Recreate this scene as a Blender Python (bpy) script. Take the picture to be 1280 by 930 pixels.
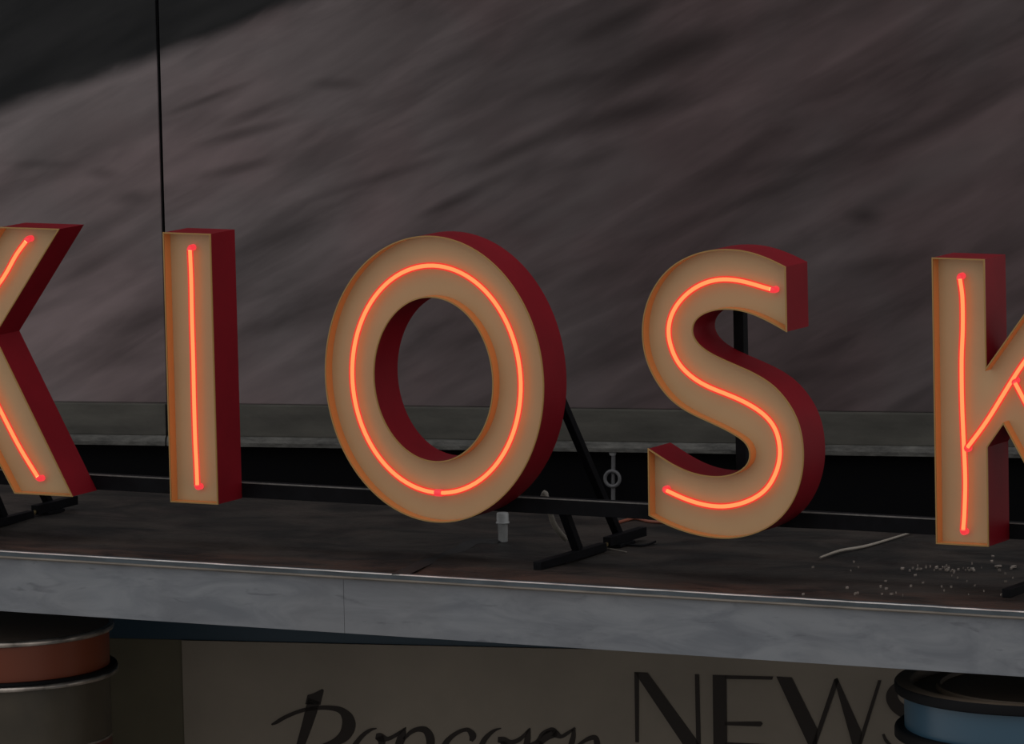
import bpy, bmesh, math, random
import numpy as np
from mathutils import Vector, Matrix
from mathutils.geometry import tessellate_polygon

for o in list(bpy.data.objects):
    bpy.data.objects.remove(o)
C = bpy.context.scene.collection
SC = bpy.context.scene

# ------------------------------------------------------------ camera
# world: X along the row of letters, Y away from the viewer, Z up, 1 unit = one letter height
FPX, PITCH, ROLL, YAW = 8645.657, 0.11957254, -0.02264963, -0.5030311
CPOS = np.array([12.63169248, -21.56619332, 3.49594079])
_fw = np.array([math.sin(YAW)*math.cos(PITCH), math.cos(YAW)*math.cos(PITCH), -math.sin(PITCH)])
_r0 = np.array([math.cos(YAW), -math.sin(YAW), 0.0])
_u0 = np.cross(_r0, _fw)
_r = math.cos(ROLL)*_r0+math.sin(ROLL)*_u0
_u = -math.sin(ROLL)*_r0+math.cos(ROLL)*_u0
cd = bpy.data.cameras.new('camera')
cam = bpy.data.objects.new('camera', cd)
C.objects.link(cam)
cd.sensor_fit = 'HORIZONTAL'
cd.sensor_width = 36.0
cd.lens = FPX*36.0/1280.0
cd.clip_start = 0.5
cd.clip_end = 300
M4 = Matrix(((_r[0], _u[0], -_fw[0], CPOS[0]), (_r[1], _u[1], -_fw[1], CPOS[1]), (_r[2], _u[2], -_fw[2], CPOS[2]), (0, 0, 0, 1)))
cam.matrix_world = M4
SC.camera = cam

# ------------------------------------------------------------ sky (overcast)
w = bpy.data.worlds.new('overcast_sky')
SC.world = w
w.use_nodes = True
nt = w.node_tree
nt.nodes.clear()
tc = nt.nodes.new('ShaderNodeTexCoord')
sp = nt.nodes.new('ShaderNodeSeparateXYZ')
rp = nt.nodes.new('ShaderNodeValToRGB')
bg = nt.nodes.new('ShaderNodeBackground')
ow = nt.nodes.new('ShaderNodeOutputWorld')
nt.links.new(tc.outputs['Generated'], sp.inputs[0])
nt.links.new(sp.outputs[2], rp.inputs[0])
nt.links.new(rp.outputs[0], bg.inputs[0])
nt.links.new(bg.outputs[0], ow.inputs[0])
rp.color_ramp.elements[0].position = 0.0
rp.color_ramp.elements[0].color = (0.62, 0.60, 0.585, 1)
rp.color_ramp.elements[1].position = 1.0
rp.color_ramp.elements[1].color = (0.86, 0.87, 0.89, 1)
bg.inputs[1].default_value = 0.74

vs = SC.view_settings
vs.view_transform = 'Standard'
vs.look = 'None'
vs.exposure = 0.0
vs.gamma = 1.0
vs.use_curve_mapping = False


# ------------------------------------------------------------ picking points on real planes
def ray(u, v):
    return CPOS, _fw+_r*((u-640)/FPX)-_u*((v-465)/FPX)


def onY(u, v, Y):
    c, d = ray(u, v)
    return c+d*((Y-c[1])/d[1])


def onX(u, v, X):
    c, d = ray(u, v)
    return c+d*((X-c[0])/d[0])


def onZ(u, v, Z):
    c, d = ray(u, v)
    return c+d*((Z-c[2])/d[2])


# ------------------------------------------------------------ object helpers
def thing(name, label, cat, loc=(0, 0, 0), rotz=0.0, group=None, kind=None):
    o = bpy.data.objects.new(name, None)
    C.objects.link(o)
    o.empty_display_size = 0.1
    o.location = loc
    o.rotation_euler = (0, 0, rotz)
    if label:
        o['label'] = label
    if cat:
        o['category'] = cat
    if group:
        o['group'] = group
    if kind:
        o['kind'] = kind
    return o


def link(name, me, m, parent=None, label=None, kind=None):
    o = bpy.data.objects.new(name, me)
    C.objects.link(o)
    if m and len(me.materials) == 0:
        me.materials.append(m)
    if parent:
        o.parent = parent
    if label:
        o['label'] = label
    if kind:
        o['kind'] = kind
    return o


def obj(name, bm, m, parent=None, label=None, kind=None, smooth=None):
    bmesh.ops.recalc_face_normals(bm, faces=bm.faces)
    if smooth is not None:
        for f in bm.faces:
            f.smooth = True
        for e in bm.edges:
            if len(e.link_faces) == 2:
                e.smooth = e.calc_face_angle(0) < smooth
    me = bpy.data.meshes.new(name)
    bm.to_mesh(me)
    bm.free()
    return link(name, me, m, parent, label, kind)


def add_box(bm, x0, x1, y0, y1, z0, z1, bevel=0.0):
    r = bmesh.ops.create_cube(bm, size=1)
    vs_ = r['verts']
    for v in vs_:
        v.co = Vector((x0+(v.co.x+.5)*(x1-x0), y0+(v.co.y+.5)*(y1-y0), z0+(v.co.z+.5)*(z1-z0)))
    if bevel > 0:
        es = list({e for v in vs_ for e in v.link_edges})
        bmesh.ops.bevel(bm, geom=es, offset=bevel, segments=2, affect='EDGES', profile=0.7)
    return vs_


def add_bar(bm, a, b, wx, wy, bevel=0.003):
    """square-section bar from a to b, wx wide across X, wy across the other way"""
    a, b = Vector(a), Vector(b)
    d = (b-a)
    L = d.length
    zax = d.normalized()
    ref = Vector((1, 0, 0)) if abs(zax.x) < .9 else Vector((0, 1, 0))
    yax = zax.cross(ref).normalized()
    xax = yax.cross(zax).normalized()
    vs_ = add_box(bm, -wx/2, wx/2, -wy/2, wy/2, 0, L)
    T = Matrix((xax, yax, zax)).transposed().to_4x4()
    T.translation = a
    for v in vs_:
        v.co = T @ v.co
    if bevel:
        es = list({e for v in vs_ for e in v.link_edges})
        bmesh.ops.bevel(bm, geom=es, offset=bevel, segments=1, affect='EDGES')


def add_tube(bm, pts, rad, n=10, closed=False, caps=True):
    pts = [Vector(p) for p in pts]
    N = len(pts)
    rads = rad if isinstance(rad, (list, tuple)) else [rad]*N
    rings = []
    up = None
    for i, p in enumerate(pts):
        if closed:
            t = pts[(i+1) % N]-pts[i-1]
        else:
            t = pts[min(i+1, N-1)]-pts[max(i-1, 0)]
        t.normalize()
        if up is None:
            up = Vector((0, -1, 0)) if abs(t.y) < .9 else Vector((1, 0, 0))
        up = (up-t*up.dot(t)).normalized()
        s = t.cross(up)
        rings.append([bm.verts.new(p+(up*math.cos(2*math.pi*k/n)+s*math.sin(2*math.pi*k/n))*rads[i]) for k in range(n)])
    for i in range(N if closed else N-1):
        A, B = rings[i], rings[(i+1) % N]
        for k in range(n):
            bm.faces.new((A[k], A[(k+1) % n], B[(k+1) % n], B[k]))
    if caps and not closed:
        bm.faces.new(rings[0])
        bm.faces.new(rings[-1])


def add_lathe(bm, prof, n=72, centre=(0, 0, 0)):
    cx, cy, cz = centre
    rings = []
    for (r, z) in prof:
        if r < 1e-5:
            rings.append([bm.verts.new((cx, cy, cz+z))])
        else:
            rings.append([bm.verts.new((cx+r*math.cos(2*math.pi*k/n), cy+r*math.sin(2*math.pi*k/n), cz+z)) for k in range(n)])
    for A, B in zip(rings, rings[1:]):
        for k in range(n):
            a0, a1 = A[k % len(A)], A[(k+1) % n % len(A)]
            b0, b1 = B[k % len(B)], B[(k+1) % n % len(B)]
            q = []
            for v in (a0, a1, b1, b0):
                if v not in q:
                    q.append(v)
            if len(q) > 2:
                bm.faces.new(q)


def catmull(P, sub=5, closed=False):
    P = [np.array(p, float) for p in P]
    n = len(P)
    out = []
    rng = range(n) if closed else range(n-1)
    for i in rng:
        p0 = P[i-1] if (closed or i > 0) else 2*P[0]-P[1]
        p1, p2 = P[i], P[(i+1) % n]
        p3 = P[(i+2) % n] if (closed or i+2 < n) else 2*P[-1]-P[-2]
        for k in range(sub):
            t = k/sub
            out.append(.5*((2*p1)+(-p0+p2)*t+(2*p0-5*p1+4*p2-p3)*t*t+(-p0+3*p1-3*p2+p3)*t**3))
    if not closed:
        out.append(P[-1])
    return out


def relax(P, it=6, closed=False):
    P = [np.array(p, float) for p in P]
    n = len(P)
    for _ in range(it):
        Q = [p.copy() for p in P]
        for i in (range(n) if closed else range(1, n-1)):
            Q[i] = .5*P[i]+.25*(P[i-1]+P[(i+1) % n])
        P = Q
    return P


# ------------------------------------------------------------ materials
def mat(name, col, rough=.6, metal=0.0, spec=.5, noise=None, bump=None, emis=None, coat=0.0):
    """noise=(scale, amount, (stretch xyz)); bump=(scale, strength, stretch)"""
    m = bpy.data.materials.new(name)
    m.use_nodes = True
    t = m.node_tree
    b = t.nodes['Principled BSDF']
    b.inputs['Roughness'].default_value = rough
    b.inputs['Metallic'].default_value = metal
    b.inputs['Specular IOR Level'].default_value = spec
    b.inputs['Coat Weight'].default_value = coat
    b.inputs['Base Color'].default_value = (*col, 1)
    tcn = t.nodes.new('ShaderNodeTexCoord')
    if noise:
        mp = t.nodes.new('ShaderNodeMapping')
        mp.inputs['Scale'].default_value = noise[2]
        t.links.new(tcn.outputs['Object'], mp.inputs[0])
        nz = t.nodes.new('ShaderNodeTexNoise')
        nz.inputs['Scale'].default_value = noise[0]
        nz.inputs['Detail'].default_value = 6
        nz.inputs['Roughness'].default_value = .6
        t.links.new(mp.outputs[0], nz.inputs['Vector'])
        mr = t.nodes.new('ShaderNodeMapRange')
        mr.inputs[1].default_value = .3
        mr.inputs[2].default_value = .7
        mr.inputs[3].default_value = 1-noise[1]
        mr.inputs[4].default_value = 1+noise[1]
        t.links.new(nz.outputs[0], mr.inputs[0])
        vm = t.nodes.new('ShaderNodeVectorMath')
        vm.operation = 'SCALE'
        vm.inputs[0].default_value = col
        t.links.new(mr.outputs[0], vm.inputs['Scale'])
        t.links.new(vm.outputs[0], b.inputs['Base Color'])
    if bump:
        mp = t.nodes.new('ShaderNodeMapping')
        mp.inputs['Scale'].default_value = bump[2]
        t.links.new(tcn.outputs['Object'], mp.inputs[0])
        nz = t.nodes.new('ShaderNodeTexNoise')
        nz.inputs['Scale'].default_value = bump[0]
        nz.inputs['Detail'].default_value = 4
        t.links.new(mp.outputs[0], nz.inputs['Vector'])
        bp = t.nodes.new('ShaderNodeBump')
        bp.inputs['Strength'].default_value = bump[1]
        bp.inputs['Distance'].default_value = .01
        t.links.new(nz.outputs[0], bp.inputs['Height'])
        t.links.new(bp.outputs[0], b.inputs['Normal'])
    if emis:
        b.inputs['Emission Color'].default_value = (*emis[0], 1)
        b.inputs['Emission Strength'].default_value = emis[1]
    return m


def N(t, typ, **kw):
    n = t.nodes.new(typ)
    for k, v in kw.items():
        setattr(n, k, v)
    return n


def math_(t, op, a, b=None, clamp=False):
    n = t.nodes.new('ShaderNodeMath')
    n.operation = op
    n.use_clamp = clamp
    for i, x in enumerate((a, b)):
        if x is None:
            continue
        if isinstance(x, (int, float)):
            n.inputs[i].default_value = x
        else:
            t.links.new(x, n.inputs[i])
    return n.outputs[0]


def smooth_(t, x, lo, hi, a=0.0, b=1.0):
    n = t.nodes.new('ShaderNodeMapRange')
    n.interpolation_type = 'SMOOTHSTEP'
    t.links.new(x, n.inputs[0])
    n.inputs[1].default_value = lo
    n.inputs[2].default_value = hi
    n.inputs[3].default_value = a
    n.inputs[4].default_value = b
    return n.outputs[0]


def mixc(t, f, a, b, mode='MIX'):
    n = t.nodes.new('ShaderNodeMix')
    n.data_type = 'RGBA'
    n.blend_type = mode
    n.clamp_factor = True
    if isinstance(f, (int, float)):
        n.inputs[0].default_value = f
    else:
        t.links.new(f, n.inputs[0])
    for i, x in ((6, a), (7, b)):
        if isinstance(x, tuple):
            n.inputs[i].default_value = (*x, 1)
        else:
            t.links.new(x, n.inputs[i])
    return n.outputs[2]


def noise_(t, vec, scale, detail=4, rough=.55, dist=0.0):
    n = t.nodes.new('ShaderNodeTexNoise')
    n.inputs['Scale'].default_value = scale
    n.inputs['Detail'].default_value = detail
    n.inputs['Roughness'].default_value = rough
    n.inputs['Distortion'].default_value = dist
    t.links.new(vec, n.inputs['Vector'])
    return n.outputs[0]


def map_(t, vec, loc=(0, 0, 0), rot=(0, 0, 0), scale=(1, 1, 1), typ='POINT'):
    n = t.nodes.new('ShaderNodeMapping')
    n.vector_type = typ
    n.inputs['Location'].default_value = loc
    n.inputs['Rotation'].default_value = rot
    n.inputs['Scale'].default_value = scale
    t.links.new(vec, n.inputs[0])
    return n.outputs[0]


RED = mat('red_enamel', (.215, .007, .014), rough=.45, noise=(5, .10, (1, 1, 1)), spec=.14)
FACE = mat('cream_enamel', (.52, .385, .205), rough=.42, noise=(3, .05, (1, 1, 1)))
INNER = mat('neon_tinted_cream', (.64, .29, .085), rough=.45)  # cream walls with the neon's orange spill mixed into their colour
LIP = mat('ochre_edge', (.42, .235, .07), rough=.4)
BACKM = mat('dark_back_metal', (.05, .012, .015), rough=.6)
NEON = mat('lit_neon_gas', (.02, .01, .01), rough=.2, emis=((1.0, .37, .11), 2.0))
NEON_END = mat('lit_electrode_end', (.1, .01, .01), rough=.3, emis=((1.0, .045, .06), .85))
BLACKM = mat('black_steel', (.0045, .0045, .006), rough=.55, noise=(20, .4, (1, 1, 1)), spec=.12)
EDGE = mat('steel_edge_highlight', (.17, .16, .15), rough=.5, noise=(30, .3, (1, 1, 1)))  # pale grey imitates the light caught along the beam's top edge
GALV = mat('galvanised_pipe', (.34, .35, .35), rough=.45, metal=.3, noise=(25, .2, (1, 1, 1)))

# glass jacket: red glow round the bright core
GLASS = bpy.data.materials.new('red_glow_glass')
GLASS.use_nodes = True
t = GLASS.node_tree
t.nodes.clear()
o_ = t.nodes.new('ShaderNodeOutputMaterial')
e_ = t.nodes.new('ShaderNodeEmission')
e_.inputs[0].default_value = (1.0, .035, .03, 1)
e_.inputs[1].default_value = .95
tr = t.nodes.new('ShaderNodeBsdfTransparent')
mx = t.nodes.new('ShaderNodeMixShader')
mx.inputs[0].default_value = .55
t.links.new(tr.outputs[0], mx.inputs[1])
t.links.new(e_.outputs[0], mx.inputs[2])
t.links.new(mx.outputs[0], o_.inputs[0])

# ------------------------------------------------------------ the back wall (printed panels above a ledge)
WANG = math.radians(13.0)
WA = onY(640, 509, 3.0)
WD = np.array([math.cos(WANG), math.sin(WANG), 0])
WN = np.array([-math.sin(WANG), math.cos(WANG), 0])


def wall_pt(u, v, A=WA):
    """photo point -> (s, z) on the wall plane through A"""
    c, d = ray(u, v)
    p = c+d*(((A-c)@WN)/(d@WN))
    return float((p-A)@WD), float(p[2])


def mural_material():
    m = bpy.data.materials.new('printed_mural')
    m.use_nodes = True
    t = m.node_tree
    b = t.nodes['Principled BSDF']
    b.inputs['Roughness'].default_value = .75
    b.inputs['Specular IOR Level'].default_value = .15
    co = N(t, 'ShaderNodeTexCoord').outputs['Object']
    sep = N(t, 'ShaderNodeSeparateXYZ')
    t.links.new(co, sep.inputs[0])
    s, z = sep.outputs[0], sep.outputs[2]
    ang = math.radians(27)
    # streak field running up to the right
    rot = map_(t, co, rot=(0, ang, 0))
    v1 = map_(t, rot, scale=(.50, 1, 2.6))
    v2 = map_(t, rot, loc=(3, 0, 7), scale=(.9, 1, 5.5))
    v3 = map_(t, rot, loc=(9, 0, 2), scale=(2.2, 1, 7.0))
    n1 = noise_(t, v1, 1.5, 3, .5, .35)
    n2 = noise_(t, v2, 1.6, 4, .55, .5)
    n3 = noise_(t, v3, 2.0, 3, .5, .3)
    nb = noise_(t, map_(t, co, loc=(4, 0, 1)), 1.1, 3, .5)
    f1 = smooth_(t, n1, .32, .68)
    f2 = smooth_(t, n2, .35, .70)
    f3 = smooth_(t, n3, .40, .75)
    # tone of the print: paler on the left, darker to the upper right
    sL, _ = wall_pt(60, 250)
    sR, _ = wall_pt(900, 100)
    g = smooth_(t, s, sL, sR)
    base = mixc(t, g, (.206, .160, .163), (.106, .077, .079))
    grey = mixc(t, g, (.194, .166, .168), (.113, .091, .093))
    c = mixc(t, smooth_(t, nb, .40, .62), base, grey)
    val = math_(t, 'ADD', math_(t, 'ADD', math_(t, 'MULTIPLY', f1, .42), math_(t, 'MULTIPLY', f2, .30)), math_(t, 'MULTIPLY', f3, .12))
    k = math_(t, 'ADD', val, .62)
    vm = N(t, 'ShaderNodeVectorMath', operation='SCALE')
    t.links.new(c, vm.inputs[0])
    t.links.new(k, vm.inputs['Scale'])
    c = vm.outputs[0]
    nd = noise_(t, v2, 2.2, 4, .6, .4)

    def blob(u, v, lu, lv, deg, col, amt, c):
        s0, z0 = wall_pt(u, v)
        L, H = lu/309.0, lv/309.0
        p = map_(t, co, loc=(s0, 0, z0), rot=(0, -math.radians(deg), 0), scale=(L, 1, H), typ='TEXTURE')
        sp_ = N(t, 'ShaderNodeSeparateXYZ')
        t.links.new(p, sp_.inputs[0])
        d = math_(t, 'SQRT', math_(t, 'ADD', math_(t, 'POWER', sp_.outputs[0], 2), math_(t, 'POWER', sp_.outputs[2], 2)))
        d = math_(t, 'ADD', d, math_(t, 'MULTIPLY', math_(t, 'SUBTRACT', nd, .5), .8))
        return mixc(t, smooth_(t, d, .0, 1.35, amt*.85, 0.0), c, col)
    DK = (.026, .020, .020)
    for (u, v, lu, lv, deg, amt) in (
            (850, 65, 150, 24, 22, .85), (790, 140, 120, 20, 14, .85), (775, 25, 70, 14, 24, .8), (700, 105, 75, 12, 14, .55),
            (640, 190, 90, 14, 24, .55), (600, 235, 110, 10, 27, .5), (560, 255, 50, 8, 22, .5), (1190, 145, 110, 15, 27, .55), (1080, 270, 26, 13, 5, .75),
            (255, 125, 60, 6, 20, .55), (320, 140, 60, 8, 22, .5), (310, 165, 80, 8, 14, .5), (300, 210, 60, 9, 12, .5),
            (420, 105, 40, 9, 0, .5), (165, 247, 30, 11, 5, .5), (130, 217, 25, 10, 0, .45), (50, 205, 50, 7, 0, .4), (660, 215, 50, 12, 24, .55),
            (740, 200, 90, 12, 24, .4), (1010, 200, 90, 12, 12, .4), (960, 240, 160, 12, 20, .4), (800, 300, 90, 14, 18, .4), (480, 220, 100, 8, 17, .4),
            (370, 400, 90, 14, 12, .45), (340, 300, 80, 12, 20, .35), (740, 345, 60, 14, 22, .45), (1120, 240, 60, 12, 25, .4), (1010, 470, 70, 14, 10, .4),
            (110, 335, 60, 12, 25, .4), (170, 400, 60, 14, 15, .4), (760, 450, 60, 14, 20, .4), (580, 430, 70, 18, 20, .35), (1100, 330, 60, 12, 15, .4),
            (150, 450, 60, 16, 10, .35), (1240, 100, 70, 30, 20, .4)):
        c = blob(u, v, lu, lv, deg, DK, amt, c)
    PL = (.168, .143, .144)
    for (u, v, lu, lv, deg, amt) in (
            (110, 165, 110, 45, 18, .55), (90, 260, 110, 40, 10, .35), (430, 60, 120, 45, 15, .4), (680, 90, 60, 40, 30, .3),
            (640, 215, 30, 20, 25, .3), (1180, 210, 130, 35, 22, .38), (710, 255, 90, 10, 27, .4), (1180, 460, 140, 60, 0, .12), (960, 380, 80, 14, 22, .35),
            (690, 300, 70, 12, 30, .35), (330, 460, 120, 40, 0, .2), (940, 300, 80, 10, 20, .2), (560, 210, 70, 10, 25, .25)):
        c = blob(u, v, lu, lv, deg, PL, amt, c)
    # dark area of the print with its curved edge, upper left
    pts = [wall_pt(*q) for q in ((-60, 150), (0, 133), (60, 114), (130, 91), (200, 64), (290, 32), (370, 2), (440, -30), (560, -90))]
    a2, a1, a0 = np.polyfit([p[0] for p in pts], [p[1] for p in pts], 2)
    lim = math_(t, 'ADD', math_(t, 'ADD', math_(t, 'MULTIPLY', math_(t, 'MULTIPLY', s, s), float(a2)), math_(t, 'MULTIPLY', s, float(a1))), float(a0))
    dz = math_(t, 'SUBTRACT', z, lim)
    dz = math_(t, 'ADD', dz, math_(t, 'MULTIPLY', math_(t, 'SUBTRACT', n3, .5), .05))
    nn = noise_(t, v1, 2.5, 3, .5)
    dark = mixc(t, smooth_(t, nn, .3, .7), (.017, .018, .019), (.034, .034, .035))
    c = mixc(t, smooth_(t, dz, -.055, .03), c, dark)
    t.links.new(c, b.inputs['Base Color'])
    return m


MURAL = mural_material()
LEDGE = mat('weathered_ledge', (.076, .072, .061), rough=.7, noise=(4, .38, (.6, 1, 2.5)), bump=(18, .3, (1, 1, 1)))
LEDGE2 = mat('ledge_nosing', (.088, .085, .077), rough=.6, noise=(14, .6, (.8, 1, 3)), bump=(40, .5, (1, 1, 1)))
VOID = mat('black_painted_plinth', (.004, .004, .005), rough=.9, spec=.1)

wall = thing('wall_back', None, None, tuple(float(x) for x in (WA[0], WA[1], 0)), WANG, kind='structure')
z_led_top = wall_pt(640, 509)[1]
z_led_bot = wall_pt(640, 561.5)[1]
s_seam = wall_pt(201.5, 200)[0]
gap = .0072
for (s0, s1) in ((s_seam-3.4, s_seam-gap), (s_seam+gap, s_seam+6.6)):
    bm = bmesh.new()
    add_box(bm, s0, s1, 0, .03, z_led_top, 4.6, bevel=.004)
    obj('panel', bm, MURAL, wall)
bm = bmesh.new()
add_box(bm, s_seam-3.6, s_seam+6.8, .032, .16, -3.0, 4.7)
obj('plinth', bm, VOID, wall)
bm = bmesh.new()
add_box(bm, s_seam-gap*.85, s_seam-gap*.2, .012, .028, z_led_top, 4.6)
obj('joint_strip', bm, BLACKM, wall)

tr1 = thing('trim_1', None, None, tuple(float(x) for x in (WA[0], WA[1], 0)), WANG, kind='structure')
for (s0, s1) in ((s_seam-3.4, s_seam-.004), (s_seam+.004, s_seam+6.6)):
    bm = bmesh.new()
    add_box(bm, s0, s1, -.03, .031, z_led_bot+.040, z_led_top-.001, bevel=.005)
    obj('ledge_board', bm, LEDGE, tr1)
    bm = bmesh.new()
    pr = [(-.046, z_led_bot), (-.046, z_led_bot+.016), (-.041, z_led_bot+.031), (-.030, z_led_bot+.040), (.031, z_led_bot+.040), (.031, z_led_bot)]
    A = [bm.verts.new((s0, y, z)) for y, z in pr]
    B = [bm.verts.new((s1, y, z)) for y, z in pr]
    for i in range(len(pr)):
        j = (i+1) % len(pr)
        bm.faces.new((A[i], A[j], B[j], B[i]))
    bm.faces.new(A)
    bm.faces.new(B)
    obj('ledge_nosing', bm, LEDGE2, tr1)

GROUND = mat('pale_paving', (.30, .29, .27), rough=.9, noise=(8, .3, (1, 1, 1)))
bm = bmesh.new()
add_box(bm, -9, 16, -24, 6, -3.1, -3.0)
g = obj('floor', bm, GROUND)
g['kind'] = 'structure'

# ------------------------------------------------------------ the canopy roof the letters stand on
ZD = -.17
YF = -.30          # face of the fascia
X0, X1 = -2.6, 4.2


def deck_material():
    m = bpy.data.materials.new('old_roofing_felt')
    m.use_nodes = True
    t = m.node_tree
    b = t.nodes['Principled BSDF']
    b.inputs['Roughness'].default_value = .62
    b.inputs['Specular IOR Level'].default_value = .3
    co = N(t, 'ShaderNodeTexCoord').outputs['Object']
    a = noise_(t, map_(t, co, scale=(1.0, 1.5, 1)), 2.3, 5, .60, .6)
    c2 = noise_(t, map_(t, co, loc=(5, 2, 0), scale=(1.0, 2.2, 1)), 3.5, 5, .6, .5)
    c = mixc(t, smooth_(t, a, .33, .68), (.0070, .0066, .0062), (.040, .032, .027))
    sep = N(t, 'ShaderNodeSeparateXYZ')
    t.links.new(co, sep.inputs[0])
    rust = math_(t, 'MULTIPLY', smooth_(t, sep.outputs[1], .25, -.28), smooth_(t, c2, .38, .66))
    c = mixc(t, math_(t, 'MULTIPLY', rust, .85), c, (.070, .038, .027))
    t.links.new(c, b.inputs['Base Color'])
    bp = N(t, 'ShaderNodeBump')
    bp.inputs['Strength'].default_value = .8
    bp.inputs['Distance'].default_value = .03
    t.links.new(a, bp.inputs['Height'])
    t.links.new(bp.outputs[0], b.inputs['Normal'])
    t.links.new(smooth_(t, c2, .3, .7, .40, .8), b.inputs['Roughness'])
    return m


def fascia_material():
    m = bpy.data.materials.new('grey_painted_fascia')
    m.use_nodes = True
    t = m.node_tree
    b = t.nodes['Principled BSDF']
    b.inputs['Roughness'].default_value = .5
    b.inputs['Specular IOR Level'].default_value = .3
    co = N(t, 'ShaderNodeTexCoord').outputs['Object']
    a = noise_(t, map_(t, co, scale=(1, 1, 3.5)), 3.2, 6, .6, .8)
    c2 = noise_(t, map_(t, co, loc=(3, 0, 1), scale=(1.3, 1, 4.5)), 4.0, 5, .6, .6)
    c3 = noise_(t, map_(t, co, loc=(1, 0, 5)), 1.3, 2, .5)
    c = mixc(t, smooth_(t, a, .30, .70), (.168, .180, .202), (.255, .268, .288))
    c = mixc(t, math_(t, 'MULTIPLY', smooth_(t, c2, .58, .78), .6), c, (.130, .135, .155))
    c = mixc(t, math_(t, 'MULTIPLY', smooth_(t, c3, .45, .65), .35), c, (.215, .208, .208))
    c4 = noise_(t, map_(t, co, loc=(7, 0, 3), scale=(1.6, 1, 9.0)), 3.2, 3, .5, .8)
    c = mixc(t, math_(t, 'MULTIPLY', smooth_(t, c4, .62, .74), .5), c, (.085, .088, .105))
    t.links.new(c, b.inputs['Base Color'])
    return m


FELT = deck_material()
FASC = fascia_material()
DRIP = mat('drip_edge_metal', (.055, .070, .082), rough=.33, metal=.2, noise=(6, .5, (.6, 1, 1)), bump=(9, .4, (1, 1, 3)))
DRIPHI = mat('arris_highlight', (.75, .74, .72), rough=.35, metal=.2, noise=(9, .45, (.6, 1, 1)))  # near-white colour paints in the highlight line of the drip edge
BEAD = mat('sealant_bead', (.205, .175, .145), rough=.6, noise=(6, .4, (.4, 1, 1)))
NAVY = mat('navy_soffit', (.014, .040, .064), rough=.5)

canopy = thing('canopy_roof', 'flat dark felt canopy roof with a grey painted fascia, carrying the neon letters', 'roof', (0, 0, ZD))
# membrane: gently uneven surface
bm = bmesh.new()
random.seed(4)
nx, ny = 150, 40
YB = 1.30
YT = YF+.024
grid = []
for j in range(ny+1):
    row = []
    for i in range(nx+1):
        x = X0+(X1-X0)*i/nx
        y = YT+(YB-YT)*j/ny
        h = .0035*math.sin(3.1*x+1.3*y)*math.sin(5.3*y+.8*x)+.0025*math.sin(11*y+2.3*x)+.002*math.sin(7*x-3*y)
        e = min(1, (y-YT)/.12)
        row.append(bm.verts.new((x, y, h*e-.003)))
    grid.append(row)
for j in range(ny):
    for i in range(nx):
        bm.faces.new((grid[j][i], grid[j][i+1], grid[j+1][i+1], grid[j+1][i]))
obj('roof_membrane', bm, FELT, canopy, smooth=1.0)
bm = bmesh.new()
add_box(bm, X0, X1, YF+.02, YB, -.205, -.012)
obj('roof_slab', bm, NAVY, canopy)
# fascia boards with the joint the photo shows
xj = float(onY(430, 760, YF)[0])
zb = float(onY(640, 805, YF)[2])-ZD
for (a, b) in ((X0, xj-.0007), (xj+.0007, xj+3.05), (xj+3.053, X1)):
    bm = bmesh.new()
    add_box(bm, a, b, YF, YF+.018, zb, -.018, bevel=.0012)
    obj('fascia_board', bm, FASC, canopy)
# drip edge: profile swept along the front with slight dents


def sweep(prof, x0, x1, n, wob, bm):
    rows = []
    for i in range(n+1):
        x = x0+(x1-x0)*i/n
        k = .35+.65*min(1, max(0, (x-1.0)/1.0))
        dy = wob*k*(math.sin(9.1*x)+.6*math.sin(23*x+1)+.5*math.sin(47*x))
        dz = wob*k*(.5*math.sin(13*x+.4)+.4*math.sin(37*x+2))
        rows.append([bm.verts.new((x, y+dy, z+dz)) for y, z in prof])
    for A, B in zip(rows, rows[1:]):
        for i in range(len(prof)-1):
            bm.faces.new((A[i], A[i+1], B[i+1], B[i]))


bm = bmesh.new()
sweep([(YF+.030, .0005), (YF-.006, .0025), (YF-.012, -.001), (YF-.014, -.016), (YF-.011, -.0175), (YF+.002, -.0178)], X0, X1, 260, .0007, bm)
obj('drip_edge', bm, DRIP, canopy, smooth=.6)
bm = bmesh.new()
sweep([(YF-.006, .0030), (YF-.011, .0036), (YF-.0150, .0012), (YF-.0138, -.0006)], X0, X1, 260, .0007, bm)
obj('drip_edge_arris', bm, DRIPHI, canopy, label='pale painted highlight on the upper arris of the drip edge', smooth=1.2)
bm = bmesh.new()
sweep([(YF+.001, -.0165), (YF-.0145, -.0150), (YF-.0195, -.0200), (YF-.0145, -.0250), (YF+.001, -.0262)], X0, X1, 260, .0005, bm)
obj('sealant_bead', bm, BEAD, canopy, smooth=1.2)
# lapped seam in the felt
bm = bmesh.new()
sp_pts = catmull([onZ(*q, ZD)+[0, 0, -ZD] for q in ((490, 719), (520, 705), (545, 696), (568, 686), (580, 679), (600, 676), (628, 677))], 5)
L_, R_ = [], []
for i, p in enumerate(sp_pts):
    d = sp_pts[min(i+1, len(sp_pts)-1)]-sp_pts[max(i-1, 0)]
    nrm = np.array([-d[1], d[0], 0])/np.hypot(d[0], d[1])
    L_.append([bm.verts.new(tuple(p-nrm*.055+[0, 0, .000])), bm.verts.new(tuple(p-nrm*.002+[0, 0, .007])), bm.verts.new(tuple(p+nrm*.004+[0, 0, -.002]))])
for A, B in zip(L_, L_[1:]):
    for i in range(2):
        bm.faces.new((A[i], A[i+1], B[i+1], B[i]))
obj('felt_seam', bm, mat('felt_lap', (.010, .009, .009), rough=.75, noise=(14, .4, (1, 1, 1))), canopy)


# ------------------------------------------------------------ channel letters
DEP, REC, NY = .1755, .046, .019


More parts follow.
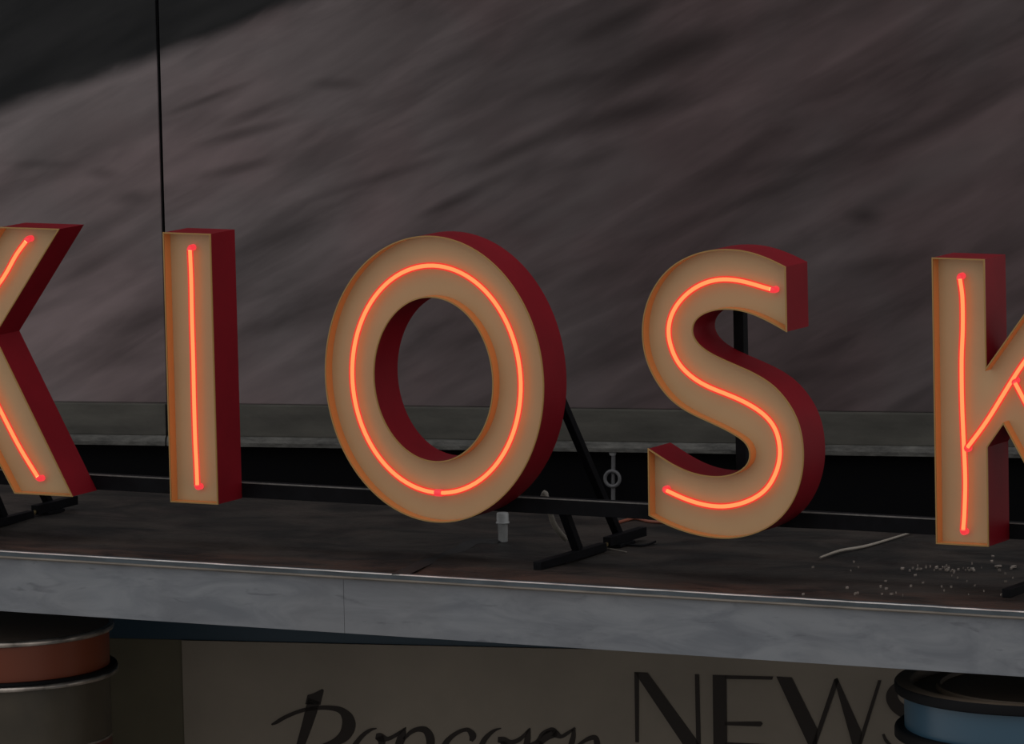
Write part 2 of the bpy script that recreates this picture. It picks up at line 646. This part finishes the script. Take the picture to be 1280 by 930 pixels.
def offset_loop(P, d):
    """P list of (x,z), ccw = material inside; moves inward by d"""
    n = len(P)
    out = []
    for i in range(n):
        a, b, c = np.array(P[i-1]), np.array(P[i]), np.array(P[(i+1) % n])
        e1 = (b-a)/np.linalg.norm(b-a)
        e2 = (c-b)/np.linalg.norm(c-b)
        n1 = np.array([-e1[1], e1[0]])
        n2 = np.array([-e2[1], e2[0]])
        m = n1+n2
        m /= max(1e-6, m@m/2)
        out.append(b+m*d)
    return out


def area(P):
    return .5*sum(P[i-1][0]*P[i][1]-P[i][0]*P[i-1][1] for i in range(len(P)))


def wall_strip(bm, P, y0, y1):
    A = [bm.verts.new((p[0], y0, p[1])) for p in P]
    B = [bm.verts.new((p[0], y1, p[1])) for p in P]
    n = len(P)
    for i in range(n):
        j = (i+1) % n
        bm.faces.new((A[i], A[j], B[j], B[i]))


def flat(bm, loops, y):
    tri = tessellate_polygon([[Vector((p[0], p[1], 0)) for p in L] for L in loops])
    V = [bm.verts.new((p[0], y, p[1])) for L in loops for p in L]
    for a, b, c in tri:
        if len({a, b, c}) == 3:
            try:
                bm.faces.new((V[a], V[b], V[c]))
            except ValueError:
                pass


def ring_face(bm, P, Q, y0, y1):
    A = [bm.verts.new((p[0], y0, p[1])) for p in P]
    B = [bm.verts.new((p[0], y1, p[1])) for p in Q]
    n = len(P)
    for i in range(n):
        j = (i+1) % n
        bm.faces.new((A[i], A[j], B[j], B[i]))


def channel_letter(name, label, loops, neons, origin):
    """loops: outer first then holes, in (x,z); origin = base position the parts hang on"""
    ox, oz = origin
    T = thing(name, label, 'sign letter', (ox, 0, oz), group='neon channel letters in a row on the canopy')
    LO = []
    for k, L in enumerate(loops):
        L = [np.array((p[0]-ox, p[1]-oz)) for p in L]
        if (area(L) > 0) != (k == 0):
            L = L[::-1]
        LO.append(L)
    INS = [offset_loop(L, .0035) for L in LO]
    bm = bmesh.new()
    for L in LO:
        wall_strip(bm, L, .003, DEP)
    obj('side_return', bm, RED, T, smooth=.5)
    bm = bmesh.new()
    for L, I in zip(LO, INS):
        wall_strip(bm, I, .003, REC)
    obj('inner_wall', bm, INNER, T, smooth=.5)
    bm = bmesh.new()
    for L, I in zip(LO, INS):
        O2 = offset_loop(L, -.0010)
        ring_face(bm, O2, I, 0, 0)
        ring_face(bm, O2, O2, 0, .0055)
        ring_face(bm, O2, L, .0055, .0055)
        ring_face(bm, I, I, 0, .004)
    bmesh.ops.remove_doubles(bm, verts=bm.verts, dist=1e-5)
    obj('trim_edge', bm, LIP, T, smooth=.5)
    bm = bmesh.new()
    flat(bm, INS, REC)
    obj('face_panel', bm, FACE, T)
    bm = bmesh.new()
    flat(bm, [offset_loop(L, .001) for L in LO], DEP-.002)
    obj('back_panel', bm, BACKM, T)
    for path, closed in neons:
        P = [np.array((p[0]-ox, NY, p[1]-oz)) for p in path]
        if closed:
            full = P
            ends = []
        else:
            # tube ends bend back into the face panel
            def bend(p, q):
                d = (p-q)/np.linalg.norm(p-q)
                return [p+d*r*math.sin(a)+np.array([0, 1, 0])*r*(1-math.cos(a)) for r, a in ((.009, math.radians(x)) for x in (25, 50, 75, 90))]+[p+d*.009+np.array([0, REC-NY+.004, 0])]
            e0 = bend(P[0], P[2])
            e1 = bend(P[-1], P[-3])
            full = P
            ends = [[P[0]]+e0, [P[-1]]+e1]
        bm = bmesh.new()
        add_tube(bm, full, .0068, 12, closed)
        tube = obj('neon_tube', bm, NEON, T, smooth=1.2)
        bm = bmesh.new()
        add_tube(bm, full, .0126, 14, closed, caps=False)
        obj('glass_jacket', bm, GLASS, tube, smooth=1.2)
        for e in ends:
            bm = bmesh.new()
            add_tube(bm, e, .0118, 12)
            obj('tube_end', bm, NEON_END, tube, label='pinkish red bent end of the tube', smooth=1.2)
        if closed:
            bm = bmesh.new()
            k = min(range(len(P)), key=lambda i: P[i][2])
            a, b = P[k]-np.array([.013, 0, 0]), P[k]+np.array([.013, 0, 0])
            add_tube(bm, [a, b], .0133, 12)
            obj('tube_joint', bm, NEON_END, tube, label='pinkish joint at the bottom of the loop', smooth=1.2)
    return T


def path_px(pts, Y, sub=6, rel=4, closed=False):
    q = [onY(u, v, Y) for u, v in pts]
    q = [(p[0], p[2]) for p in q]
    return relax(catmull(q, sub, closed), rel, closed)


def line_px(pts, Y, n=24, rel=0):
    q = [onY(u, v, Y) for u, v in pts]
    q = [np.array((p[0], p[2])) for p in q]
    return catmull(q, max(2, n//len(q)))


# --- K shape (local), shared by both Ks
KP = [(0, 0), (.199, 0), (.200, .3473), (.2626, .4309), (.516, 0), (.770, 0), (.447, .5904), (.748, 1.0), (.489, 1.0), (.2003, .6225), (.199, 1.0), (0, 1.0)]
K1X, K2X = -1.887, 2.4331


def k_neon(shift):
    st = [(1200, 349), (1203, 372), (1203.5, 410), (1202, 450), (1202.5, 500), (1204.5, 550), (1206.5, 600), (1205.5, 640), (1204, 662)]
    st = [(p[0]-K2X+shift, p[1]) for p in line_px(st, NY, 40)]
    a0, a1, a2 = [onY(*q, NY) for q in ((1209.5, 559), (1235, 524), (1280, 453))]
    ar = [np.array((a0[0], a0[2])), np.array((a1[0], a1[2])), np.array((a2[0], a2[2]))]
    # the upper end of the arm as the left K shows it
    q = [onY(*p, NY) for p in ((2, 350), (20, 319), (33, 301))]
    arm_tail = [np.array((p[0]-K1X+K2X, p[2])) for p in q]
    ar = [np.array((p[0]-K2X+shift, p[1])) for p in ar+arm_tail]
    q = [onY(*p, NY) for p in ((2, 516), (25, 560), (47, 596))]
    leg_tail = [np.array((p[0]-K1X+shift, p[2])) for p in q]
    b = onY(1269, 479, NY)
    leg = [np.array((b[0]-K2X+shift, b[2]))]+leg_tail
    return [(st, False), (catmull(ar, 8), False), (catmull(leg, 8), False)]


letters = []
T = channel_letter('channel_letter', 'letter K at the left end of the neon row, only its slanting arms in view', [[(x+K1X, z) for x, z in KP]], k_neon(K1X), (K1X+.385, 0))
T = channel_letter('channel_letter', 'straight letter I with one upright neon tube, left of the O', [[(-.687, 0), (-.4841, 0), (-.4841, 1), (-.687, 1)]],
                   [(line_px([(237.5, 313), (239, 350), (240, 400), (241.5, 450), (242.5, 500), (244, 550), (245.5, 580), (246.5, 606)], NY, 40), False)], (-.586, 0))


def ellipse_px(l, r, tp, bt, Y, n=96, p=2.0):
    a = onY(l[0], l[1], Y)
    b = onY(r[0], r[1], Y)
    c = onY(tp[0], tp[1], Y)
    d = onY(bt[0], bt[1], Y)
    cx, rx = (a[0]+b[0])/2, (b[0]-a[0])/2
    cz, rz = (c[2]+d[2])/2, (c[2]-d[2])/2
    out = []
    for k in range(n):
        t_ = 2*math.pi*k/n
        cs, sn = math.cos(t_), math.sin(t_)
        out.append((cx+rx*math.copysign(abs(cs)**(2/p), cs), cz+rz*math.copysign(abs(sn)**(2/p), sn)))
    return out


O_out = [(.4401+.4517*math.cos(2*math.pi*k/112), .4987+.5205*math.sin(2*math.pi*k/112)) for k in range(112)]
O_in = ellipse_px((467, 465), (615.5, 472), (540, 371.8), (546, 577), 0)
O_ne = ellipse_px((440.2, 465), (650.8, 475), (541, 332), (545, 615.8), NY)
channel_letter('channel_letter', 'oval letter O with a closed ring of neon between the I and the S', [O_out, O_in], [(O_ne, True)], (.44, -.02))

Z1 = lambda P: [(790+x/4.896, 300+y/4.896) for x, y in P]
Z2 = lambda P: [(790+x/4.896, 490+y/4.896) for x, y in P]
SA = Z1([(937, 165), (860, 125), (780, 92), (700, 68), (620, 57), (540, 56), (460, 64), (380, 85), (300, 120), (230, 168), (170, 230), (120, 310), (85, 390), (65, 480), (60, 560), (65, 640), (77, 705), (98, 770), (132, 845)]) + \
    Z2([(190, 0), (242, 55), (300, 100), (370, 140), (460, 180), (560, 225), (640, 270), (690, 305), (715, 345), (722, 390), (712, 430), (690, 460), (650, 490), (590, 512), (520, 520), (440, 514), (360, 495), (280, 462), (200, 415), (150, 380), (97, 347)])
SB = Z2([(102, 755), (170, 795), (260, 835), (350, 865), (440, 886), (530, 897), (600, 898), (680, 888), (760, 865), (840, 828), (910, 775), (970, 700), (1015, 610), (1040, 510), (1050, 420), (1047, 320), (1030, 220), (1000, 140), (960, 70)]) + \
    Z1([(905, 930), (850, 878), (780, 832), (700, 792), (600, 750), (520, 715), (450, 678), (400, 635), (372, 590), (366, 550), (375, 510), (400, 475), (440, 450), (490, 432), (550, 423), (620, 424), (700, 440), (780, 472), (860, 512), (945, 562)])
SO = path_px(SA, 0, 4, 14)+path_px(SB, 0, 4, 14)
SN = Z1([(850, 302), (800, 288), (700, 257), (630, 244), (560, 239), (490, 247), (410, 275), (330, 330), (270, 400), (235, 470), (222, 540), (225, 600), (240, 660), (270, 735), (320, 800), (400, 865), (490, 910)]) + \
    Z2([(600, 20), (700, 65), (790, 120), (850, 180), (885, 240), (902, 310), (907, 370), (900, 440), (875, 510), (840, 575), (790, 625), (720, 665), (640, 692), (550, 704), (460, 695), (370, 672), (290, 640), (212, 603)])
channel_letter('channel_letter', 'letter S with a snaking neon tube, standing between the O and the right-hand K', [SO], [(path_px(SN, NY, 4, 10), False)], (1.5, -.02))
channel_letter('channel_letter', 'letter K at the right end of the neon row, its upright stem fully in view', [[(x+K2X, z) for x, z in KP]], k_neon(K2X), (K2X+.385, 0))

# ------------------------------------------------------------ support frame behind the letters: beam, posts, easel legs
fr = thing('support_frame', 'long black steel beam with posts and easel legs behind the neon letters', 'frame', (0, .2, ZD))
BZ0, BZ1 = .002-ZD, .0585-ZD
bm = bmesh.new()
add_box(bm, X0+.2, X1-.2, -.022, .028, BZ0, BZ1, bevel=.002)
obj('beam', bm, BLACKM, fr)
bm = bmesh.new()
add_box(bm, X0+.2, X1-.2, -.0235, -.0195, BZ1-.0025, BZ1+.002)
obj('beam_edge', bm, EDGE, fr, label='painted highlight along the upper edge of the beam')
xs = float(onY(928, 480, .2)[0])
for x, zt in ((xs, .90), (-.585, .9), (.2, .9), (K1X+.1, .92), (K2X+.1, .92), (1.28, .2)):
    if x == .2:
        continue
    bm = bmesh.new()
    add_box(bm, x-.02, x+.02, -.0235, .012, BZ1+.002, zt-ZD, bevel=.002)
    obj('post', bm, BLACKM, fr)
BRASS = mat('brass_bolt', (.20, .15, .07), rough=.4, metal=.6)


def easel(xe):
    y = lambda Y: Y-.2
    bm = bmesh.new()
    add_box(bm, xe-.016, xe+.016, y(-.03), y(.475), .0, .030, bevel=.002)
    obj('foot_bar', bm, BLACKM, fr)
    bm = bmesh.new()
    add_box(bm, xe-.016, xe+.016, y(.505), y(.79), .012, .046, bevel=.002)
    obj('foot_bar', bm, BLACKM, fr)
    bm = bmesh.new()
    add_bar(bm, (xe, y(.462), .010), (xe, y(.520), .024), .014, .014)
    obj('coupling_bolt', bm, BRASS, fr, label='brass bolt joining the two foot bars')
    bm = bmesh.new()
    add_bar(bm, (xe-.008, y(.295), .028), (xe-.008, y(.195), BZ0+.01), .032, .032, .002)
    obj('strut', bm, BLACKM, fr)
    bm = bmesh.new()
    add_bar(bm, (xe-.030, y(.655), .03), (xe-.030, y(.195), .46-ZD), .030, .030, .002)
    obj('brace', bm, BLACKM, fr)
    bm = bmesh.new()
    add_box(bm, xe-.045, xe+.026, y(.56), y(.68), .0, .012, bevel=.002)
    obj('foot_plate', bm, BLACKM, fr)


xO = float(onZ(735, 694, ZD)[0])
xK = float(onZ(30, 650, ZD)[0])
easel(xO)
easel(xK)
easel(2.712)

# ------------------------------------------------------------ small things on the roof
p = onZ(629, 677, ZD)
pp = thing('vent_pipe', 'short grey capped pipe standing on the roof under the O', 'pipe', (float(p[0]), float(p[1]), ZD))
bm = bmesh.new()
add_lathe(bm, [(0, -.002), (.0175, -.002), (.019, .075), (0, .075)], 24)
obj('pipe', bm, GALV, pp, smooth=.6)
bm = bmesh.new()
add_lathe(bm, [(0, .068), (.0245, .068), (.0260, .0705), (.0245, .074), (.0225, .077), (.0225, .104), (.0200, .108), (0, .108)], 24)
obj('cap', bm, GALV, pp, smooth=.6)

# white strip lying on the felt
pts = catmull([onZ(*q, ZD) for q in ((1025, 699), (1050, 690.5), (1085, 684), (1141, 667))], 5)
o = thing('white_strip', 'thin curved off-white strip lying on the roof left of the right-hand K', 'strip', tuple(float(x) for x in pts[0]))
bm = bmesh.new()
n = len(pts)
add_tube(bm, [tuple(np.array(q)-pts[0]+[0, 0, .006]) for q in pts], [.0035+.0022*math.sin(math.pi*min(1, (i+1)/n)) for i in range(n)], 8)
obj('strip', bm, mat('off_white_plastic', (.36, .32, .27), rough=.5), o, smooth=1.2)


def cable(name, label, cat, pts, rad, m):
    pts = catmull(pts, 6)
    base = np.array([float(x) for x in pts[0]])
    bm = bmesh.new()
    add_tube(bm, [tuple(np.array(q)-base) for q in pts], rad, 8)
    c = obj(name, bm, m, smooth=1.2)
    c.location = base
    c['label'] = label
    c['category'] = cat
    return c


def P3(u, v, Y):
    return onY(u, v, Y)


WH = mat('grey_cable_sheath', (.22, .20, .17), rough=.5)
cable('cable', 'pale grey cable curving down behind the beam right of the O', 'cable', [P3(677, 626, .25), P3(681, 616, .25), P3(684, 626, .25), P3(688, 642, .25), P3(692, 654, .27), P3(699, 665, .31), P3(707, 674, .36)], .0105, WH)
cable('cable', 'orange wire lying on the roof between the beam and the bottom tip of the S', 'cable',
      [onZ(773, 653, ZD+.006), onZ(784, 650, ZD+.006), onZ(795, 648, ZD+.006), onZ(812, 652, ZD+.006), onZ(835, 653, ZD+.006)], .006, mat('orange_wire', (.28, .085, .05), rough=.5))
cable('cable', 'short black cable end lying beside the rear easel foot', 'cable', [onZ(784, 681, ZD+.004), onZ(800, 682, ZD+.004), onZ(812, 680, ZD+.004), onZ(819, 677, ZD+.004)], .0045, BLACKM)
cable('wire', 'thin pale wire scrap on the roof behind the brass foot bolt', 'wire', [onZ(757, 685, ZD+.003), onZ(768, 687, ZD+.003), onZ(783, 690, ZD+.003)], .002, WH)

# hanging eye rod under the ledge
es, ez = wall_pt(768, 597)
off = -.02
er = thing('eye_rod', 'thin grey hanging rod with a ring, seen between the O and the S', 'rod', tuple(float(x) for x in (WA+WD*es+WN*off)*[1, 1, 0]+np.array([0, 0, z_led_bot])), WANG)
ROD = mat('dull_zinc', (.12, .12, .125), rough=.5, metal=.1)
dz = ez-z_led_bot
bm = bmesh.new()
add_tube(bm, [(0.004, 0, 0), (0, 0, dz), (-.004, 0, dz-.22)], .009, 8)
obj('rod', bm, ROD, er, smooth=1.2)
bm = bmesh.new()
R_ = .031
add_tube(bm, [(R_*math.cos(a), -.012, dz+R_*1.02*math.sin(a)) for a in [2*math.pi*k/28 for k in range(28)]], .0075, 8, closed=True)
obj('ring', bm, ROD, er, smooth=1.2)
bm = bmesh.new()
add_lathe(bm, [(0, -.016), (.013, -.016), (.016, -.004), (.013, 0), (0, 0)], 12)
obj('nut', bm, mat('bright_nut', (.35, .35, .36), rough=.35), er, label='pale nut at the top of the rod', smooth=.8)

# flakes of debris at the right
random.seed(11)
bm = bmesh.new()
spots = []
for _ in range(34):
    spots.append((random.gauss(1178, 26), random.gauss(711, 2.5), random.uniform(.002, .006)))
for _ in range(26):
    spots.append((random.uniform(1060, 1275), random.uniform(702, 745), random.uniform(.0015, .0045)))
spots += [(1247, 708, .013), (1267, 709, .011), (1215, 712, .009), (1241, 696, .006), (1240, 702, .006), (1071, 742, .009), (1059, 735, .006),
          (1107, 727, .007), (1108, 736, .006), (1114, 743, .006), (1154, 729, .005), (1189, 734, .005), (1128, 711, .009), (1144, 720, .007), (1016, 709, .006), (1139, 733, .005), (1257, 727, .006), (1004, 743, .006)]
for (u, v, s) in spots:
    q = onZ(u, v, ZD)
    k = random.randint(4, 6)
    a0 = random.random()*6
    top = [bm.verts.new((q[0]+s*random.uniform(.6, 1.1)*math.cos(a0+6.283*i/k), q[1]+s*1.6*random.uniform(.6, 1.1)*math.sin(a0+6.283*i/k), ZD+.002+random.uniform(.001, .005))) for i in range(k)]
    bot = [bm.verts.new((t_.co.x, t_.co.y, ZD-.002)) for t_ in top]
    bm.faces.new(top)
    for i in range(k):
        bm.faces.new((top[i], top[(i+1) % k], bot[(i+1) % k], bot[i]))
fl = obj('debris_flakes', bm, mat('pale_flakes', (.26, .22, .19), rough=.7, noise=(60, .5, (1, 1, 1))))
fl['label'] = 'pale crumbs and flakes scattered on the roof in front of the right-hand K'
fl['category'] = 'debris'
fl['kind'] = 'stuff'

# ------------------------------------------------------------ kiosk front below the canopy
SAp = onY(640, 860, 1.3)
sign = thing('sign_board', 'brown-grey kiosk sign board lettered Popcorn and NEWS under the canopy', 'sign', tuple(float(x) for x in (SAp[0], SAp[1], 0)), WANG)
BOARD = mat('cream_board_print', (.225, .190, .150), rough=.55, noise=(1.6, .14, (1, 1, 1)), spec=.3)
OLIVE = mat('olive_board', (.110, .095, .062), rough=.5, noise=(2, .2, (1, 1, 1)), spec=.3)
INK = mat('dark_brown_lettering', (.022, .016, .013), rough=.5, spec=.2)


def sg(u, v):
    return wall_pt(u, v, SAp)


z_top = sg(320, 802.5)[1]
s_l = sg(228.5, 860)[0]
bm = bmesh.new()
add_box(bm, s_l, 3.2, 0, .03, -2.98, z_top, bevel=.002)
obj('panel', bm, BOARD, sign)
bm = bmesh.new()
add_box(bm, s_l-1.6, s_l-.0005, .012, .04, -2.98, z_top, bevel=.002)
obj('side_panel', bm, OLIVE, sign, label='darker olive panel left of the lettering')
bm = bmesh.new()
add_box(bm, s_l-1.6, 3.2, .010, .06, z_top+.001, -.376, bevel=.002)
obj('header', bm, NAVY, sign, label='dark navy strip above the board')


def ribbon_bm(bm, strokes, y0=-.004, y1=.002):
    for st in strokes:
        pts = [np.array([*sg(u, v), wd/352.0/2]) for (u, v, wd) in st]
        if len(pts) > 2:
            pts = catmull(pts, 6)
        Lf, Rt = [], []
        n = len(pts)
        for i, q in enumerate(pts):
            d = pts[min(i+1, n-1)]-pts[max(i-1, 0)]
            nn = np.array([-d[1], d[0]])/max(1e-9, np.hypot(d[0], d[1]))
            hw = max(q[2], .001)
            Lf.append(q[:2]+nn*hw)
            Rt.append(q[:2]-nn*hw)
        V = lambda q, y: bm.verts.new((q[0], y, q[1]))
        rows = [(V(a, y0), V(b, y0), V(a, y1), V(b, y1)) for a, b in zip(Lf, Rt)]
        for A, B in zip(rows, rows[1:]):
            bm.faces.new((A[0], A[1], B[1], B[0]))
            bm.faces.new((A[0], A[2], B[2], B[0]))
            bm.faces.new((A[1], A[3], B[3], B[1]))
        bm.faces.new((rows[0][0], rows[0][1], rows[0][3], rows[0][2]))
        bm.faces.new((rows[-1][0], rows[-1][1], rows[-1][3], rows[-1][2]))


def letter(strokes, polys=()):
    bm = bmesh.new()
    ribbon_bm(bm, strokes)
    for P in polys:
        Q = [sg(u, v) for u, v in P]
        A = [bm.verts.new((s, -.004, z)) for s, z in Q]
        B = [bm.verts.new((s, .002, z)) for s, z in Q]
        bm.faces.new(A)
        for i in range(len(A)):
            j = (i+1) % len(A)
            bm.faces.new((A[i], A[j], B[j], B[i]))
    return obj('letter', bm, INK, sign)


# NEWS (thick and thin strokes)
letter([], [[(793.2, 840), (798.6, 840.3), (798.6, 928), (794.4, 927.5)], [(793.2, 840), (809.5, 840.6), (876, 932), (875, 937), (857, 935)],
            [(868.8, 842.6), (874, 843), (876, 933), (870.5, 932)]])
letter([], [[(891, 843.5), (908, 844.2), (909, 932), (892, 931)], [(906, 844), (966.5, 845.6), (965.5, 849.4), (906, 848.5)],
            [(906, 902.2), (951, 901.8), (953.5, 904.6), (951, 908), (906, 906.4)], [(906, 927.8), (968, 930.5), (968, 934.5), (906, 932)]])
letter([], [[(970.7, 845.6), (989.7, 846.6), (1022.5, 913), (1021, 934), (1012, 934)], [(1019.5, 934), (1014, 934), (1042.8, 849), (1046.6, 847.4), (1048.5, 851)],
            [(1042.8, 849), (1046.6, 847.4), (1078, 917), (1076, 938), (1067.5, 937)], [(1098, 850), (1101.8, 850.4), (1075, 937), (1070, 937)]])
letter([[(1152, 862, 8), (1140, 853, 6), (1128, 853, 8), (1118, 862, 13), (1115, 872, 16), (1121, 883, 17), (1135, 893, 17), (1150, 905, 18), (1153, 920, 17), (1146, 934, 12), (1132, 939, 6), (1118, 935, 4), (1108, 926, 4), (1104, 917.5, 3)]])
# Popcorn (brush script)
Q1 = lambda P: [(320+x/5.333, 850+y/5.333, w_/5.333) for x, y, w_ in P]
Q2 = lambda P: [(540+x/5.333, 870+y/5.333, w_/5.333) for x, y, w_ in P]
letter([Q1([(388, 130, 88), (370, 200, 88), (338, 310, 76), (300, 427, 62), (265, 540, 50), (235, 640, 40)]),
        Q1([(105, 297, 12), (140, 280, 26), (200, 245, 28), (300, 205, 28), (400, 186, 30), (500, 186, 34), (570, 205, 50), (612, 255, 88), (618, 310, 100), (590, 370, 84), (530, 412, 56), (440, 437, 22), (380, 440, 10)])],
       [[(320+345/5.333, 850+100/5.333), (320+385/5.333, 850+88/5.333), (320+440/5.333, 850+60/5.333), (320+452/5.333, 850+68/5.333), (320+430/5.333, 850+165/5.333), (320+330/5.333, 850+160/5.333)]])
letter([Q1([(805, 322, 6), (765, 332, 22), (720, 362, 30), (685, 400, 34), (655, 450, 44), (650, 520, 50), (690, 570, 36), (760, 560, 30), (820, 490, 36), (840, 420, 50), (825, 375, 62)])])
letter([Q1([(800, 375, 40), (830, 382, 62), (880, 392, 30), (940, 362, 26), (1000, 318, 10)]), Q1([(992, 325, 20), (975, 370, 56), (955, 430, 58), (920, 540, 48), (880, 660, 40)]),
        Q1([(985, 395, 20), (1030, 350, 30), (1080, 328, 36), (1130, 335, 50), (1160, 380, 62), (1160, 450, 56), (1120, 530, 40), (1040, 560, 24)])])
letter([Q2([(262, 300, 26), (272, 262, 52), (240, 226, 30), (190, 234, 28), (130, 272, 34), (90, 320, 44), (70, 390, 50), (110, 450, 40), (200, 450, 26), (290, 400, 12)])])
letter([Q2([(460, 215, 6), (420, 228, 20), (375, 262, 32), (340, 310, 40), (325, 380, 48), (370, 445, 38), (440, 430, 30), (480, 360, 40), (480, 300, 52)])])
letter([Q2([(440, 290, 40), (480, 296, 50), (530, 308, 34), (590, 285, 30), (655, 215, 12)]), Q2([(648, 222, 20), (640, 270, 40), (628, 340, 46), (605, 450, 44)]),
        Q2([(640, 330, 20), (700, 300, 20), (740, 250, 30), (800, 222, 28), (822, 245, 40), (810, 270, 30)])])
letter([Q2([(725, 300, 40), (700, 350, 50), (685, 450, 44)]), Q2([(720, 320, 30), (765, 268, 60), (815, 250, 60), (860, 270, 28), (900, 250, 26), (955, 212, 14)]),
        Q2([(945, 222, 24), (942, 270, 34), (925, 340, 44), (900, 450, 42)]), Q2([(935, 360, 20), (1000, 310, 24), (1050, 282, 32), (1090, 280, 38), (1100, 330, 44), (1080, 400, 44), (1100, 450, 26), (1160, 440, 12)])])

# ------------------------------------------------------------ round tins under the canopy
CHR = mat('mottled_rim_metal', (.42, .37, .33), rough=.24, metal=.8, noise=(8, .75, (1, 1, 1)))  # strong colour noise stands in for varied reflections in the chrome
ORG = mat('orange_brown_tin', (.185, .036, .010), rough=.42)
OLV = mat('dark_olive_tin', (.066, .052, .034), rough=.4, noise=(3, .3, (1, 1, 1)))
RST = mat('dull_red_tin', (.09, .03, .022), rough=.45)
TOPD = mat('dark_tin_lid', (.20, .15, .12), rough=.5)
BLK = mat('black_rim', (.006, .006, .007), rough=.6, spec=.12)
BLU = mat('blue_tin', (.040, .100, .155), rough=.3, spec=.6)
LIDB = mat('brown_black_lid', (.16, .12, .085), rough=.5)

# left stack
YL = .20
px = 345.0
c0 = onY(-4, 799, YL)
zt1 = float(onY(-4, 781, YL)[2])
SL = 8645.0/float((np.array([c0[0], YL, c0[2]])-CPOS)@_fw)
R1 = 147/SL
zr2 = float(onY(-4, 837, YL)[2])
zr3 = float(onY(-4, 919, YL)[2])
rb = 140.5/SL


def drum_left():
    T = thing('tin_column', 'round column with metal rings and an orange band, under the left end of the canopy', 'column', (float(c0[0]), YL, -3.0))
    zz = lambda z: z+3.0
    bm = bmesh.new()
    add_lathe(bm, [(0, zz(zt1-.002)), (R1-.006, zz(zt1-.002)), (R1-.006, zz(zt1-.02)), (0, zz(zt1-.02))], 96)
    obj('lid', bm, TOPD, T, smooth=.5)

    def ring(z, R, th=.020):
        bm = bmesh.new()
        add_lathe(bm, [(R-.02, z+th*.5), (R-.004, z+th*.5), (R, z+th*.3), (R, z-th*.3), (R-.004, z-th*.5), (R-.02, z-th*.5)], 96)
        obj('ring', bm, CHR, T, smooth=.9)
    ring(zz(zt1-.010), R1, .022)
    bm = bmesh.new()
    add_lathe(bm, [(rb, zz(zt1-.02)), (rb, zz(zr2+.014))], 96)
    obj('band', bm, ORG, T, label='orange-brown band', smooth=.5)
    bm = bmesh.new()
    add_lathe(bm, [(rb-.01, zz(zr2+.018)), (R1+.006, zz(zr2+.018)), (R1+.010, zz(zr2+.010)), (R1+.006, zz(zr2+.002)), (rb-.01, zz(zr2))], 96)
    obj('flange', bm, BLK, T, smooth=.9)
    ring(zz(zr2-.006), R1+.010, .020)
    bm = bmesh.new()
    add_lathe(bm, [(rb, zz(zr2-.012)), (rb, zz(zr3+.005))], 96)
    obj('band', bm, OLV, T, label='dark olive band', smooth=.5)
    ring(zz(zr3), rb+.002, .012)
    bm = bmesh.new()
    add_lathe(bm, [(rb, zz(zr3-.004)), (rb, zz(-3.0))], 96)
    obj('band', bm, RST, T, label='dull red lower band', smooth=.5)


drum_left()

YR = .32
cR = onY(1343, 850, YR)
SR = 8645.0/float((np.array([cR[0], YR, cR[2]])-CPOS)@_fw)
RR = 225/SR
zru = float(onY(1343, 846, YR)[2])


def drum_right():
    T = thing('spool_column', 'blue round column with thick black rims, under the right end of the canopy', 'column', (float(cR[0]), YR, -3.0))
    zz = lambda z: z+3.0
    rb2 = 213/SR
    h = .037
    pitch = .160
    bm = bmesh.new()
    ri = 204/SR
    ri2 = 166/SR
    add_lathe(bm, [(ri2, zz(zru-.030)), (ri2+.004, zz(zru-.014)), (ri2+.016, zz(zru-.014)), (ri2+.02, zz(zru-.030)), (ri-.004, zz(zru-.032)), (ri, zz(zru-.004)), (ri+.004, zz(zru)), (RR-.004, zz(zru))], 120)
    obj('lid_lip', bm, LIDB, T, smooth=.7)
    bm = bmesh.new()
    add_lathe(bm, [(RR-.004, zz(zru)), (RR, zz(zru-.005)), (RR, zz(zru-h+.004)), (RR-.004, zz(zru-h)), (rb2-.01, zz(zru-h))], 120)
    obj('rim', bm, BLK, T, smooth=.7)
    bm = bmesh.new()
    add_lathe(bm, [(0, zz(zru-.028)), (ri2+.001, zz(zru-.028))], 96)
    obj('lid', bm, LIDB, T, smooth=.5)
    for k in range(3):
        z1 = zru-h-k*pitch
        bm = bmesh.new()
        add_lathe(bm, [(rb2, zz(z1)), (rb2, zz(z1-pitch+h))], 120)
        obj('band', bm, BLU, T, label='glossy blue band', smooth=.5)
        z2 = z1-pitch+h
        bm = bmesh.new()
        add_lathe(bm, [(rb2-.01, zz(z2)), (RR-.010, zz(z2)), (RR-.006, zz(z2+.003)), (RR, zz(z2-.002)), (RR+.002, zz(z2-.008)), (RR+.002, zz(z2-h+.004)), (RR-.004, zz(z2-h)), (rb2-.01, zz(z2-h))], 120)
        obj('rim', bm, BLK, T, smooth=.7)
    bm = bmesh.new()
    add_lathe(bm, [(rb2, zz(zru-h-3*pitch)), (rb2, zz(-3.0))], 96)
    obj('band', bm, BLU, T, label='blue lower body', smooth=.5)


drum_right()
